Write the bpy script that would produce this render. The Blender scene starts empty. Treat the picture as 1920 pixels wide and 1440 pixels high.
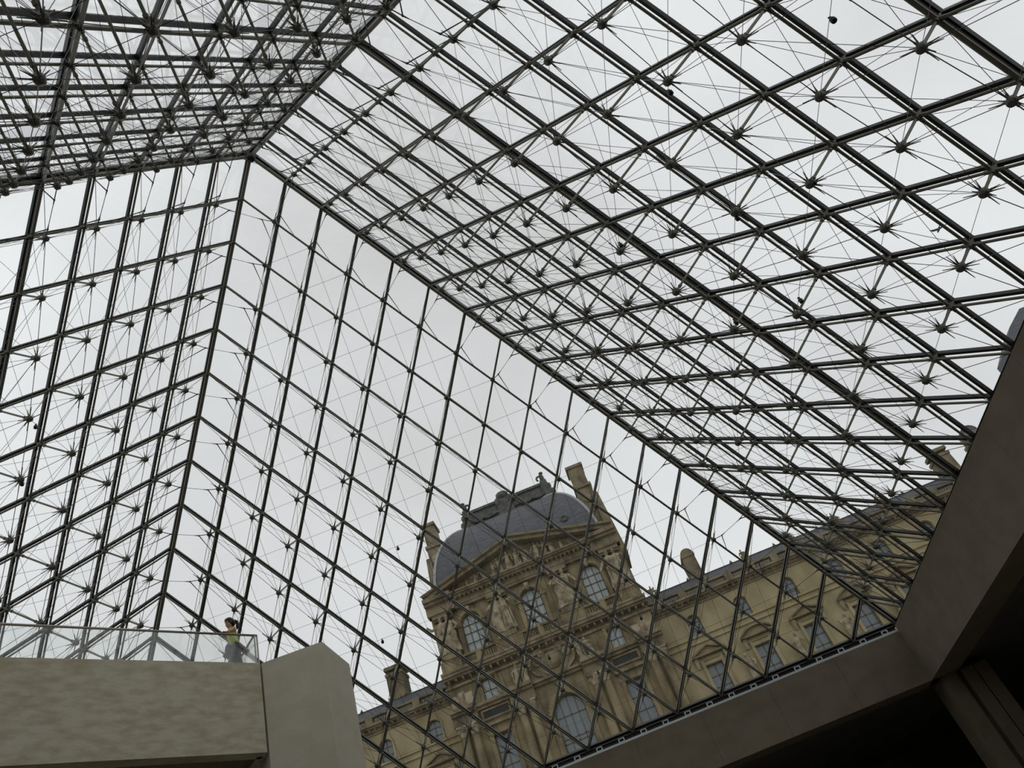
import bpy, math, random
from math import sin, cos, pi, sqrt, radians
from mathutils import Vector, Matrix
random.seed(7)
scene = bpy.context.scene
COL = scene.collection
V = Vector

# ---------------------------------------------------------------- camera
cam_data = bpy.data.cameras.new('camera')
cam_data.sensor_fit = 'HORIZONTAL'; cam_data.sensor_width = 36.0
cam_data.lens = 1435.167 * 36.0 / 1920.0
cam_data.clip_end = 2000
cam = bpy.data.objects.new('camera', cam_data)
COL.objects.link(cam)
RX = (0.9287626, 0.2259965, -0.2938121)
RY = (-0.3702079, 0.6053259, -0.7046465)
RZ = (0.0186044, 0.7632209, 0.6458697)
CP = (5.99254, -16.04366, -8.79018)
cam.matrix_world = Matrix(((RX[0], -RY[0], -RZ[0], CP[0]), (RX[1], -RY[1], -RZ[1], CP[1]),
                           (RX[2], -RY[2], -RZ[2], CP[2]), (0, 0, 0, 1)))
scene.camera = cam

# ---------------------------------------------------------------- sky: an even grey overcast
world = bpy.data.worlds.new('overcast_sky'); scene.world = world
world.use_nodes = True
nt = world.node_tree; nt.nodes.clear()
wo = nt.nodes.new('ShaderNodeOutputWorld'); bg = nt.nodes.new('ShaderNodeBackground')
tc = nt.nodes.new('ShaderNodeTexCoord'); nz = nt.nodes.new('ShaderNodeTexNoise')
rp = nt.nodes.new('ShaderNodeValToRGB')
nz.inputs['Scale'].default_value = 1.9; nz.inputs['Detail'].default_value = 4.0; nz.inputs['Roughness'].default_value = 0.45
rp.color_ramp.elements[0].position = 0.30; rp.color_ramp.elements[0].color = (0.655, 0.662, 0.662, 1)
rp.color_ramp.elements[1].position = 0.72; rp.color_ramp.elements[1].color = (0.965, 0.99, 1.0, 1)
mpw = nt.nodes.new('ShaderNodeMapping'); mpw.inputs['Location'].default_value = (7.7, 1.9, 4.4)
nt.links.new(tc.outputs['Generated'], mpw.inputs['Vector']); nt.links.new(mpw.outputs['Vector'], nz.inputs['Vector']); nt.links.new(nz.outputs['Fac'], rp.inputs['Fac'])
nt.links.new(rp.outputs['Color'], bg.inputs['Color']); nt.links.new(bg.outputs['Background'], wo.inputs['Surface'])
bg.inputs['Strength'].default_value = 1.0

scene.view_settings.view_transform = 'Standard'
scene.view_settings.look = 'None'
scene.view_settings.exposure = 0.0
scene.view_settings.gamma = 1.0
scene.view_settings.use_curve_mapping = False

# ---------------------------------------------------------------- materials
ALB = 0.83      # overall albedo level of the stone, concrete and cloth
def mat(name, col, rough=0.7, metal=0.0, col2=None, scale=2.0, detail=5.0, bump=0.0, bscale=20.0, stretch=None, lo=0.35, hi=0.65):
    if metal == 0:
        col = tuple(c * ALB for c in col); col2 = tuple(c * ALB for c in col2) if col2 else None
    m = bpy.data.materials.new(name); m.use_nodes = True
    t = m.node_tree; p = t.nodes['Principled BSDF']
    p.inputs['Base Color'].default_value = (*col, 1); p.inputs['Roughness'].default_value = rough
    p.inputs['Metallic'].default_value = metal
    if col2 is not None or bump:
        tcn = t.nodes.new('ShaderNodeNewGeometry'); mp = t.nodes.new('ShaderNodeMapping')
        t.links.new(tcn.outputs['Position'], mp.inputs['Vector'])
        if stretch: mp.inputs['Scale'].default_value = stretch
    if col2 is not None:
        n = t.nodes.new('ShaderNodeTexNoise'); n.inputs['Scale'].default_value = scale; n.inputs['Detail'].default_value = detail
        r = t.nodes.new('ShaderNodeValToRGB')
        r.color_ramp.elements[0].position = lo; r.color_ramp.elements[0].color = (*col, 1)
        r.color_ramp.elements[1].position = hi; r.color_ramp.elements[1].color = (*col2, 1)
        t.links.new(mp.outputs['Vector'], n.inputs['Vector']); t.links.new(n.outputs['Fac'], r.inputs['Fac'])
        t.links.new(r.outputs['Color'], p.inputs['Base Color'])
    if bump:
        n2 = t.nodes.new('ShaderNodeTexNoise'); n2.inputs['Scale'].default_value = bscale; n2.inputs['Detail'].default_value = 6
        b = t.nodes.new('ShaderNodeBump'); b.inputs['Strength'].default_value = bump; b.inputs['Distance'].default_value = 0.05
        t.links.new(mp.outputs['Vector'], n2.inputs['Vector']); t.links.new(n2.outputs['Fac'], b.inputs['Height'])
        t.links.new(b.outputs['Normal'], p.inputs['Normal'])
    return m

def glass_mat(name, tint, gloss=0.9, base=0.03, milky=0.0):
    m = bpy.data.materials.new(name); m.use_nodes = True
    t = m.node_tree; t.nodes.clear()
    o = t.nodes.new('ShaderNodeOutputMaterial'); mx = t.nodes.new('ShaderNodeMixShader')
    tr = t.nodes.new('ShaderNodeBsdfTransparent'); tr.inputs['Color'].default_value = (*tint, 1)
    gl = t.nodes.new('ShaderNodeBsdfGlossy'); gl.inputs['Roughness'].default_value = 0.03
    gl.inputs['Color'].default_value = (1, 1, 1, 1)
    lw = t.nodes.new('ShaderNodeLayerWeight'); lw.inputs['Blend'].default_value = 0.5
    pw = t.nodes.new('ShaderNodeMath'); pw.operation = 'POWER'; pw.inputs[1].default_value = 5.0
    ma = t.nodes.new('ShaderNodeMath'); ma.operation = 'MULTIPLY_ADD'; ma.inputs[1].default_value = gloss; ma.inputs[2].default_value = base
    t.links.new(lw.outputs['Facing'], pw.inputs[0]); t.links.new(pw.outputs[0], ma.inputs[0])
    t.links.new(ma.outputs[0], mx.inputs['Fac'])
    first = tr.outputs[0]
    if milky:
        mm = t.nodes.new('ShaderNodeMixShader'); mm.inputs['Fac'].default_value = milky
        tl = t.nodes.new('ShaderNodeBsdfTranslucent'); tl.inputs['Color'].default_value = (.9, .93, .93, 1)
        t.links.new(tr.outputs[0], mm.inputs[1]); t.links.new(tl.outputs[0], mm.inputs[2]); first = mm.outputs[0]
    t.links.new(first, mx.inputs[1]); t.links.new(gl.outputs[0], mx.inputs[2])
    t.links.new(mx.outputs[0], o.inputs['Surface'])
    return m

M = dict(
    steel=mat('dark_steel', (0.022, 0.022, 0.020), 0.5, 0.3),
    tube=mat('tube_steel', (0.155, 0.145, 0.115), 0.42, 0.55),
    hub=mat('node_steel', (0.115, 0.11, 0.09), 0.45, 0.6),
    cable=mat('cable_steel', (0.09, 0.09, 0.085), 0.4, 0.6),
    glass=glass_mat('clear_glazing', (0.965, 0.972, 0.970)),
    railglass=glass_mat('balustrade_glass', (0.96, 0.975, 0.97), milky=0.08),
    rail=mat('brushed_rail', (0.33, 0.29, 0.27), 0.35, 0.8),
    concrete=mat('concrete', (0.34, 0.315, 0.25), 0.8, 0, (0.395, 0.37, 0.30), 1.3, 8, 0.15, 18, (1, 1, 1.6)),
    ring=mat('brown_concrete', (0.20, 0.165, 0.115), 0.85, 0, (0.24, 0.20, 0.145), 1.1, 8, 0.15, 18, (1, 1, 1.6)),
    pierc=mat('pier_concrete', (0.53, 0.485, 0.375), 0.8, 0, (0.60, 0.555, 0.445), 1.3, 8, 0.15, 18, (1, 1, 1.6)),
    balcony=mat('stained_concrete', (0.46, 0.405, 0.275), 0.8, 0, (0.60, 0.555, 0.43), 2.6, 10, 0.15, 18, (1, 1, 2.6), 0.34, 0.62),
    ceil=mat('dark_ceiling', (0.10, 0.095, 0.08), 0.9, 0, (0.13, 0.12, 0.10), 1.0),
    floor=mat('limestone_floor', (0.30, 0.27, 0.21), 0.6, 0, (0.36, 0.33, 0.26), 0.8),
    paving=mat('plaza_paving', (0.30, 0.29, 0.26), 0.8, 0, (0.36, 0.35, 0.32), 0.5),
    gutter=mat('gutter_metal', (0.58, 0.64, 0.64), 0.45, 0.2),
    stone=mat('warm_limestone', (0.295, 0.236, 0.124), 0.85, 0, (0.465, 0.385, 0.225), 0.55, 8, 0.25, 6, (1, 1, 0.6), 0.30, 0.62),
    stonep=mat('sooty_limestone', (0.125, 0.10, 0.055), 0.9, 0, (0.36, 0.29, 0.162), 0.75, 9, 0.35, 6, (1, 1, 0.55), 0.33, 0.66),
    wglassp=mat('pale_window_glass', (0.40, 0.46, 0.465), 0.12),
    stoneb=mat('weathered_limestone', (0.125, 0.100, 0.062), 0.9, 0, (0.32, 0.26, 0.162), 0.8, 9, 0.4, 5, (1, 1, 0.7), 0.32, 0.62),
    carved=mat('carved_limestone', (0.17, 0.14, 0.09), 0.9, 0, (0.47, 0.40, 0.27), 1.6, 8, 0.4, 5, None, 0.32, 0.62),
    slate=mat('slate_roof', (0.070, 0.074, 0.085), 0.6, 0, (0.115, 0.122, 0.138), 1.2, 8, 0.2, 10, (1, 1, 3)),
    lead=mat('lead_cresting', (0.045, 0.045, 0.042), 0.6, 0.2, (0.105, 0.104, 0.098), 2.0),
    slated=mat('dark_slate', (0.045, 0.048, 0.054), 0.6, 0, (0.08, 0.084, 0.094), 1.2, 8, 0.2, 10, (1, 1, 3)),
    leadl=mat('pale_lead', (0.33, 0.345, 0.35), 0.6, 0.1),
    darkpanel=mat('dark_marble', (0.03, 0.031, 0.033), 0.8),
    wframe=mat('window_joinery', (0.17, 0.145, 0.105), 0.7),
    wglass=mat('window_glass', (0.20, 0.24, 0.26), 0.12),
    skin=mat('skin', (0.50, 0.27, 0.17), 0.6),
    hair=mat('dark_hair', (0.012, 0.008, 0.008), 0.45),
    lime=mat('lime_vest', (0.50, 0.60, 0.045), 0.8, 0, (0.62, 0.68, 0.12), 9),
    greyc=mat('grey_cloth', (0.115, 0.118, 0.125), 0.85, 0, (0.15, 0.153, 0.16), 8),
    blackc=mat('black_cloth', (0.02, 0.02, 0.022), 0.8),
    lamp=mat('lamp_black', (0.012, 0.012, 0.012), 0.4, 0.3),
    bird=mat('gull_grey', (0.16, 0.16, 0.165), 0.8),
)

# ---------------------------------------------------------------- mesh helpers
class MB:
    def __init__(s): s.v = []; s.f = []
    def add(s, vs, fs):
        k = len(s.v); s.v += [tuple(p) for p in vs]; s.f += [tuple(i + k for i in f) for f in fs]; return s
    def box(s, x0, x1, y0, y1, z0, z1):
        return s.hexa([(x0, y0, z0), (x1, y0, z0), (x1, y1, z0), (x0, y1, z0), (x0, y0, z1), (x1, y0, z1), (x1, y1, z1), (x0, y1, z1)])
    def hexa(s, p):
        return s.add(p, [(0, 3, 2, 1), (4, 5, 6, 7), (0, 1, 5, 4), (1, 2, 6, 5), (2, 3, 7, 6), (3, 0, 4, 7)])
    def bar(s, p, q, w, d, n):
        p, q, n = V(p), V(q), V(n); t = (q - p).normalized(); b = t.cross(n).normalized(); n = b.cross(t).normalized()
        c = []
        for e in (p, q):
            for (i, j) in ((-1, -1), (1, -1), (1, 1), (-1, 1)): c.append(e + b * (i * w / 2) + n * (j * d / 2))
        return s.hexa(c)
    def tube(s, p, q, r, r2=None, n=6, cap=True):
        p, q = V(p), V(q); r2 = r if r2 is None else r2
        t = (q - p).normalized(); a = V((0, 0, 1)) if abs(t.z) < .9 else V((1, 0, 0))
        u = t.cross(a).normalized(); w = t.cross(u)
        vs = []
        for e, rr in ((p, r), (q, r2)):
            for k in range(n):
                an = 2 * pi * k / n; vs.append(e + u * (rr * cos(an)) + w * (rr * sin(an)))
        fs = [(k, (k + 1) % n, n + (k + 1) % n, n + k) for k in range(n)]
        if cap: fs += [tuple(range(n - 1, -1, -1)), tuple(range(n, 2 * n))]
        return s.add(vs, fs)
    def path(s, pts, r, n=6):
        for a, b in zip(pts[:-1], pts[1:]): s.tube(a, b, r, n=n)
        return s
    def loft(s, rings, n=10):
        # rings: (centre, axis_u, axis_v) ellipses
        k = len(s.v); m = len(rings)
        for c, u, w in rings:
            for a in range(n):
                an = 2 * pi * a / n; s.v.append(tuple(V(c) + V(u) * cos(an) + V(w) * sin(an)))
        for i in range(m - 1):
            for a in range(n):
                s.f.append((k + i * n + a, k + i * n + (a + 1) % n, k + (i + 1) * n + (a + 1) % n, k + (i + 1) * n + a))
        s.f.append(tuple(k + a for a in range(n - 1, -1, -1))); s.f.append(tuple(k + (m - 1) * n + a for a in range(n)))
        return s
    def ball(s, c, r, n=8, m=5):
        rx, ry, rz = r if isinstance(r, (tuple, list)) else (r, r, r)
        c = V(c)
        return s.loft([(c + V((0, 0, -rz * cos(pi * (i + .25) / (m + .5)))), (rx * sin(pi * (i + .25) / (m + .5)), 0, 0), (0, ry * sin(pi * (i + .25) / (m + .5)), 0)) for i in range(m + 1)], n)
    def poly(s, pts, y0, y1):
        # polygon in x,z (counter-clockwise seen from -y) extruded from y0 (front) to y1
        n = len(pts)
        vs = [(x, y0, z) for x, z in pts] + [(x, y1, z) for x, z in pts]
        fs = [tuple(range(n)), tuple(range(2 * n - 1, n - 1, -1))] + [(i, n + i, n + (i + 1) % n, (i + 1) % n) for i in range(n)]
        return s.add(vs, fs)
    def mesh(s, name, m=None, off=(0, 0, 0), smooth=False):
        me = bpy.data.meshes.new(name)
        me.from_pydata([(p[0] - off[0], p[1] - off[1], p[2] - off[2]) for p in s.v], [], s.f); me.update()
        if m is not None: me.materials.append(m)
        if smooth:
            me.polygons.foreach_set('use_smooth', [True] * len(me.polygons))
        return me

WP = {}   # world translation of each object
def put(o, loc, parent=None):
    pl = WP[parent.name] if parent else V((0, 0, 0))
    COL.objects.link(o)
    if parent: o.parent = parent
    WP[o.name] = V(loc); o.location = V(loc) - pl
    return o
def tag(o, label=None, cat=None, group=None, kind=None):
    if label: o['label'] = label
    if cat: o['category'] = cat
    if group: o['group'] = group
    if kind: o['kind'] = kind
    return o
def empty(name, loc=(0, 0, 0), parent=None):
    o = bpy.data.objects.new(name, None); o.empty_display_size = 0.2
    return put(o, loc, parent)
def ob(name, mb, m, parent=None, smooth=False, kind=None):
    n = len(mb.v); c = V((sum(p[0] for p in mb.v) / n, sum(p[1] for p in mb.v) / n, sum(p[2] for p in mb.v) / n))
    o = bpy.data.objects.new(name, mb.mesh(name, m, c, smooth))
    put(o, c, parent)
    if kind: o['kind'] = kind
    return o
def inst(name, me, loc, parent=None, rot=None, scale=None):
    o = bpy.data.objects.new(name, me); put(o, loc, parent)
    if rot is not None:
        o.rotation_mode = 'QUATERNION'; o.rotation_quaternion = rot
    if scale is not None: o.scale = scale
    return o
def auto_normals(me):
    pass

# ================================================================ THE GLASS PYRAMID
A0, HH, NN = 17.71, 21.64, 18
APEX = V((0, 0, HH))
CORN = {'12': V((-A0, A0, 0)), '23': V((A0, A0, 0)), '34': V((A0, -A0, 0)), '41': V((-A0, -A0, 0))}
FACES = {'left': ('41', '12'), 'back': ('12', '23'), 'right': ('23', '34'), 'front': ('34', '41')}
FLAB = {'left': 'sloping glass wall of the pyramid above the concrete balcony', 'back': 'sloping glass wall of the pyramid with the palace behind it',
        'right': 'sloping glass wall of the pyramid above the right-hand concrete beam', 'front': 'sloping glass wall of the pyramid overhead at top left'}
HEAVY = {'left': {('i', 5)}, 'back': {('j', 6)}, 'right': {('j', 6), ('j', 12)}, 'front': {('i', 6), ('j', 5)}}
# a line ('i',k) starts at node k of the first ridge and runs parallel to the second; ('j',k) the other way round
OUT, INN = 0.10, 0.11      # glazing bar sits outside, chord tube inside the node plane

def strut_mesh():
    b = MB()
    b.tube((0, 0, 0), (0, 0, 1), 0.033, n=8)
    for z in (0.12, 0.2, 0.88): b.tube((0, 0, z), (0, 0, z + 0.035), 0.05, n=8)
    return b.mesh('strut', M['tube'], smooth=False)
STRUT = strut_mesh()

def build_face(side):
    k1, k2 = FACES[side]; P, Q = CORN[k1], CORN[k2]
    u, w = (P - APEX) / NN, (Q - APEX) / NN
    nin = u.cross(w).normalized()
    if nin.z > 0: nin = -nin
    root = empty('wall_' + side, ((P.x + Q.x) / 2, (P.y + Q.y) / 2, 0))
    tag(root, FLAB[side], kind='structure')
    nd = lambda i, j: APEX + u * i + w * j
    dep = lambda i, j: 0.30 + 0.0075 * i * j * (NN - i - j)
    hb = lambda i, j: nd(i, j) + nin * dep(i, j)
    # --- panes (shared meshes)
    def pane_mesh(nm, cs):
        c = sum(cs, V((0, 0, 0))) / len(cs); k = len(cs); b = MB()
        ins = [p + (c - p).normalized() * 0.055 for p in cs]
        vs = [p - nin * (OUT + 0.012) for p in ins] + [p - nin * (OUT - 0.012) for p in ins]
        fs = [tuple(range(k)), tuple(range(2 * k - 1, k - 1, -1))] + [(i, k + i, k + (i + 1) % k, (i + 1) % k) for i in range(k)]
        b.add(vs, fs); return b.mesh(nm, M['glass'])
    o0 = V((0, 0, 0))
    rh = pane_mesh('pane', [o0, u, u + w, w]); tri = pane_mesh('pane', [o0, u, w])
    for i in range(NN):
        for j in range(NN - i):
            inst('pane', rh if i + j + 2 <= NN else tri, nd(i, j), root)
    # --- glazing bars and chord tubes, one of each per lattice line
    for fam in ('i', 'j'):
        for k in range(1, NN):
            if fam == 'i': a, b_ = nd(k, 0), nd(k, NN - k)
            else: a, b_ = nd(0, k), nd(NN - k, k)
            hv = (fam, k) in HEAVY[side]
            m = MB().bar(a - nin * OUT, b_ - nin * OUT, 0.115 if hv else 0.082, 0.11, nin)
            if hv and not (side == 'front' and fam == 'i'): m.bar(a, b_, 0.05, 0.16, nin)
            ob('glazing_bar', m, M['steel'], root)
            t = MB().tube(a + nin * INN, b_ + nin * INN, 0.052 if hv else 0.036, n=8)
            ob('chord_tube', t, M['tube'], root)
    # --- hubs, struts
    hm = MB()
    hm.loft([(nin * z, V(u).normalized() * r, nin.cross(u).normalized() * r) for z, r in ((-.10, .05), (-.085, .078), (-.03, .102), (.03, .102), (.085, .078), (.10, .05))], 10)
    def spike(d, L=0.36):
        d = V(d).normalized(); hm.tube(d * .08, d * .16, .021, .019, n=6, cap=False); hm.tube(d * .16, d * L, .015, .008, n=5)
    for s in (u, -u, w, -w):
        spike(s, .38); spike(s - nin * 1.1, 0.30)
    HM = hm.mesh('hub', M['hub'])
    zq = V((0, 0, 1))
    rotq = zq.rotation_difference(nin)
    for i in range(1, NN):
        for j in range(1, NN - i):
            d = dep(i, j)
            inst('hub', HM, hb(i, j), root)
            inst('strut', STRUT, nd(i, j) - nin * 0.06, root, rotq, (1, 1, d + 0.02))
    # --- node clamps where bars cross
    cm = MB().tube(nin * -.06, nin * .19, .062, n=8)
    for s in (u, -u, w, -w):
        d = s.normalized(); cm.tube(nin * INN + d * .03, nin * INN + d * .17, .05, .042, n=6)
    CM = cm.mesh('clamp', M['hub'])
    for i in range(1, NN):
        for j in range(1, NN - i): inst('clamp', CM, nd(i, j), root)
    # --- tie rods: chords under every line with diagonals back up to the lattice nodes
    R1, R2 = 0.0095, 0.0068
    for fam in ('i', 'j'):
        for k in range(1, NN - 1):
            m = MB(); T = NN - k
            n_ = (lambda t: nd(k, t)) if fam == 'i' else (lambda t: nd(t, k))
            h_ = (lambda t: hb(k, t)) if fam == 'i' else (lambda t: hb(t, k))
            pts = [n_(0) + nin * INN] + [h_(t) for t in range(1, T)] + [n_(T) + nin * INN]
            m.path(pts, R1, n=4)
            for t in range(1, T):
                for s in (-1, 1):
                    if 0 < t + s < T: m.tube(h_(t), n_(t + s) + nin * INN, R2, n=3, cap=False)
            ob('tie_rod', m, M['cable'], root)
    for s in range(2, NN):          # level wires through each row of hubs, running on to the ridges
        m = MB(); m.path([hb(i, s - i) for i in range(1, s)], R2, n=3) if s > 2 else None
        if s > 2: ob('level_wire', m, M['cable'], root)
    for dlt in range(-(NN - 3), NN - 2):   # wires running down the slope
        pts = [(i, i - dlt) for i in range(1, NN) if i - dlt >= 1 and 2 * i - dlt <= NN - 1]
        if len(pts) > 1: ob('slope_wire', MB().path([hb(*p) for p in pts], R2, n=3), M['cable'], root)
    # bottom rail of the wall
    m = MB().bar(P - nin * OUT + V((0, 0, .02)), Q - nin * OUT + V((0, 0, .02)), 0.13, 0.16, nin)
    m.bar(P + nin * .1 + V((0, 0, -.02)), Q + nin * .1 + V((0, 0, -.02)), 0.07, 0.07, nin)
    ob('bottom_rail', m, M['steel'], root)
    return dict(root=root, nd=nd, hb=hb, nin=nin, u=u, w=w)

FC = {s: build_face(s) for s in FACES}

# ridges: structural trims, with the corner ties that bridge them
RIDGE = {'12': ('left', 'back'), '23': ('back', 'right'), '34': ('right', 'front'), '41': ('front', 'left')}
RLAB = {'12': 'dark steel ridge of the pyramid dropping behind the balcony', '23': 'dark steel ridge of the pyramid running down to the lower right corner',
        '34': 'dark steel ridge of the pyramid leaving through the top edge', '41': 'dark steel ridge of the pyramid leaving through the left edge'}
for idx, key in enumerate(('12', '23', '34', '41')):
    fa, fb = RIDGE[key]; e = CORN[key]; n = (FC[fa]['nin'] + FC[fb]['nin']).normalized()
    r = tag(empty('trim_%d' % (idx + 1), (e.x, e.y, 0)), RLAB[key], kind='structure')
    ob('ridge_bar', MB().bar(APEX - n * .13, e - n * .13, 0.20, 0.16, n), M['steel'], r)
    ob('ridge_tube', MB().tube(APEX + n * .10, e + n * .10, 0.075, n=10), M['tube'], r)
    for k in range(2, NN - 1):
        # face a meets this ridge with its second index, face b with its first
        ha, hb_ = FC[fa]['hb'](1, k - 1) if k > 1 else None, FC[fb]['hb'](k - 1, 1)
        na = (FC[fa]['nd'](1, k - 1) + FC[fa]['nd'](1, k)) / 2; nb = (FC[fb]['nd'](k - 1, 1) + FC[fb]['nd'](k, 1)) / 2
        dv = hb_ - ha
        ja = ha + dv * .22 + V((0, 0, -.10)); jb = hb_ - dv * .22 + V((0, 0, -.10))
        m = MB()
        m.tube(ha, ja, .016, n=5); m.tube(hb_, jb, .016, n=5); m.tube(na, ja, .010, .020, n=5); m.tube(nb, jb, .010, .020, n=5)
        m.tube(ja, jb, .010, n=4); m.tube(ja, ja + (jb - ja) * .2, .024, .010, n=5); m.tube(jb, jb + (ja - jb) * .2, .024, .010, n=5)
        m.ball(ja, .035, 6, 3); m.ball(jb, .035, 6, 3)
        ob('corner_tie', m, M['cable'], r)
ob('apex_cap', MB().loft([(APEX + V((0, 0, z)), (q, 0, 0), (0, q, 0)) for z, q in ((-.35, .16), (-.1, .24), (.08, .24), (.22, .05))], 12), M['steel'], r)

# ================================================================ CONCRETE RING, LOBBY, PLAZA
RI, ZT, ZB = 17.50, -0.24, -2.45
RINGLAB = {'back': 'brown concrete beam under the palace side of the glass', 'right': 'brown concrete beam running up the right edge',
           'left': 'concrete beam carrying the left glass wall', 'front': 'concrete beam carrying the glass wall behind the viewer'}
def ring_side(side, idx, ZT):
    # local frame: t along the side, o outwards
    F = {'back': lambda t, o, z: (t, RI + o, z), 'right': lambda t, o, z: (RI + o, -t, z), 'front': lambda t, o, z: (-t, -RI - o, z), 'left': lambda t, o, z: (-RI - o, t, z)}[side]
    def hx(b, t0, t1, o0, o1, z0, z1):
        b.hexa([F(t0, o0, z0), F(t1, o0, z0), F(t1, o1, z0), F(t0, o1, z0), F(t0, o0, z1), F(t1, o0, z1), F(t1, o1, z1), F(t0, o1, z1)]); return b
    c = F(0, 0.4, ZB)
    root = tag(empty('trim_%d' % idx, c), RINGLAB[side], kind='structure')
    b = MB()   # core, mitred at the ends
    b.hexa([F(-RI - .03, .03, ZB + .02), F(RI + .03, .03, ZB + .02), F(RI + 1.2, 1.2, ZB + .02), F(-RI - 1.2, 1.2, ZB + .02),
            F(-RI - .03, .03, ZT - .02), F(RI + .03, .03, ZT - .02), F(RI + 1.2, 1.2, ZT - .02), F(-RI - 1.2, 1.2, ZT - .02)])
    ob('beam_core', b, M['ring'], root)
    W = 2 * RI / 12
    for k in range(12):      # cast panels with narrow joints
        t0, t1 = -RI + k * W, -RI + (k + 1) * W
        g0 = 0.0 if k == 0 else .004; g1 = 0.0 if k == 11 else .004
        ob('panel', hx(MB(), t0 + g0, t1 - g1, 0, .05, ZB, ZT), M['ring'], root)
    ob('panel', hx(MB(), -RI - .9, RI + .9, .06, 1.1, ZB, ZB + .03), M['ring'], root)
    # gutter strip between glass and concrete with its brackets
    hu = -.02 - ZT
    if hu < .2: return
    ob('gutter_strip', hx(MB(), -RI, RI, .05, .075, ZT, ZT + hu * .30), M['gutter'], root)
    ob('gutter_bed', hx(MB(), -RI, RI, .16, .34, ZT - .01, ZT + hu * .9), M['steel'], root)
    bm = MB(); h0, h1 = hu * .28, hu * .66
    hx(bm, -.13, -.085, .06, .15, h0, h1); hx(bm, .085, .13, .06, .15, h0, h1); hx(bm, -.13, .13, .06, .15, h1, h1 + .03); hx(bm, -.085, .085, .12, .15, h0, h0 + .04)
    base = V(F(0, 0, 0)); me = bm.mesh('bracket', M['gutter'], base)
    for k in range(36):
        t = -RI + (k + .5) * 2 * RI / 36
        p = V(F(t, 0, ZT)); inst('bracket', me, p, root)
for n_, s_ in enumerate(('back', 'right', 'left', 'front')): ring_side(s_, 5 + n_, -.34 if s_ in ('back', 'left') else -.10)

FZ, LW = -10.4, 34.0
tag(ob('floor', MB().box(-LW, LW, -LW, LW, FZ - .3, FZ), M['floor']), 'pale stone floor of the underground hall', kind='structure')
CI = RI + 1.15
cb = MB()
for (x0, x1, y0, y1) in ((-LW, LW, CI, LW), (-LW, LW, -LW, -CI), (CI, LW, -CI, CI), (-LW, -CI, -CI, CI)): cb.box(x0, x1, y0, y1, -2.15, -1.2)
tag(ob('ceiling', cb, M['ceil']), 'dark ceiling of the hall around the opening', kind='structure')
for nm, bx in (('wall_hall_back', (-LW, LW, LW, LW + .3)), ('wall_hall_front', (-LW, LW, -LW - .3, -LW)), ('wall_hall_right', (LW, LW + .3, -LW, LW)), ('wall_hall_left', (-LW - .3, -LW, -LW, LW))):
    tag(ob(nm, MB().box(*bx, FZ, -1.2), M['ceil']), 'dark wall of the underground hall, ' + nm.split('_')[-1] + ' side', kind='structure')
gb = MB(); GI, GO = RI + 1.2, 220.0
for (x0, x1, y0, y1) in ((-GO, GO, GI, GO), (-GO, GO, -GO, -GI), (GI, GO, -GI, GI), (-GO, -GI, -GI, GI)): gb.box(x0, x1, y0, y1, -.6, -.3)
tag(ob('ground', gb, M['paving']), 'paved palace courtyard outside the glass', kind='structure')

# lights set in the hall ceiling (switched off)
for k, (x, y) in enumerate(((19.02, 29.3), (18.0, 30.2), (16.95, 30.9))):
    t = tag(empty('ceiling_downlight', (x, y, -2.15)), ('unlit round downlight in the dark ceiling, nearest the pier', 'unlit round downlight in the dark ceiling, middle of three', 'unlit round downlight in the dark ceiling, farthest from the pier')[k], 'downlight', 'downlights in the dark ceiling')
    rg = MB(); n = 12
    for s in range(n):
        a0, a1 = 2 * pi * s / n, 2 * pi * (s + 1) / n
        P_ = lambda a, r, z: (x + r * cos(a), y + r * sin(a), z)
        rg.hexa([P_(a0, .16, -2.18), P_(a1, .16, -2.18), P_(a1, .21, -2.18), P_(a0, .21, -2.18), P_(a0, .16, -2.15), P_(a1, .16, -2.15), P_(a1, .21, -2.15), P_(a0, .21, -2.15)])
    ob('rim', rg, M['lamp'], t); ob('lens', MB().loft([((x, y, -2.165), (.16, 0, 0), (0, .16, 0)), ((x, y, -2.15), (.15, 0, 0), (0, .15, 0))], 12), M['lamp'], t)

# corner pier with vertical grooves
pr_ = tag(empty('concrete_pier', (18.9, 18.5, FZ)), 'dark grooved concrete pier in the lower right corner', 'pier')
for x0, x1, y0 in ((17.95, 18.52, 17.62), (18.74, 19.22, 17.62), (19.28, 19.82, 17.66)):
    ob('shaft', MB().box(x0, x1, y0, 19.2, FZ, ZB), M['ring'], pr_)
ob('groove_back', MB().box(18.4, 19.4, 17.95, 19.0, FZ, ZB), M['ring'], pr_)

# ================================================================ BALCONY (triangular belvedere) AND ITS PIER
E0, E1 = V((-1.909, 0.967, 0)), V((-5.308, -3.309, 0))
de = (E1 - E0).normalized()                 # along the front edge, away from the pier
nf = V((-de.y, de.x, 0))
if nf.dot(V(CP) - E0) < 0: nf = -nf         # towards the camera
d2 = V((-.70, .714, 0)).normalized()        # second edge, leading away
zt, zb = 0.30, -1.85
EA = E0 + de * 16.0; EB = E0 + d2 * 13.0
blc = tag(empty('concrete_balcony', E0 + V((-3, 0, 0)) + V((0, 0, zb))), 'stained concrete balcony with a tall plain parapet beam', 'balcony')
def beam(a, b, inward, th, z0, z1):
    q = [a, b, b + inward * th, a + inward * th]
    return MB().hexa([p + V((0, 0, z0)) for p in q] + [p + V((0, 0, z1)) for p in q])
i2 = V((-d2.y, d2.x, 0));
if i2.dot(EA - E0) < 0: i2 = -i2
ob('parapet_beam', beam(E0, EA, -nf, .35, zb, zt), M['balcony'], blc)
ob('parapet_beam', beam(E0 - V((0.02, -.3, 0)), EB, i2, .35, zb, zt), M['balcony'], blc)
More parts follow.
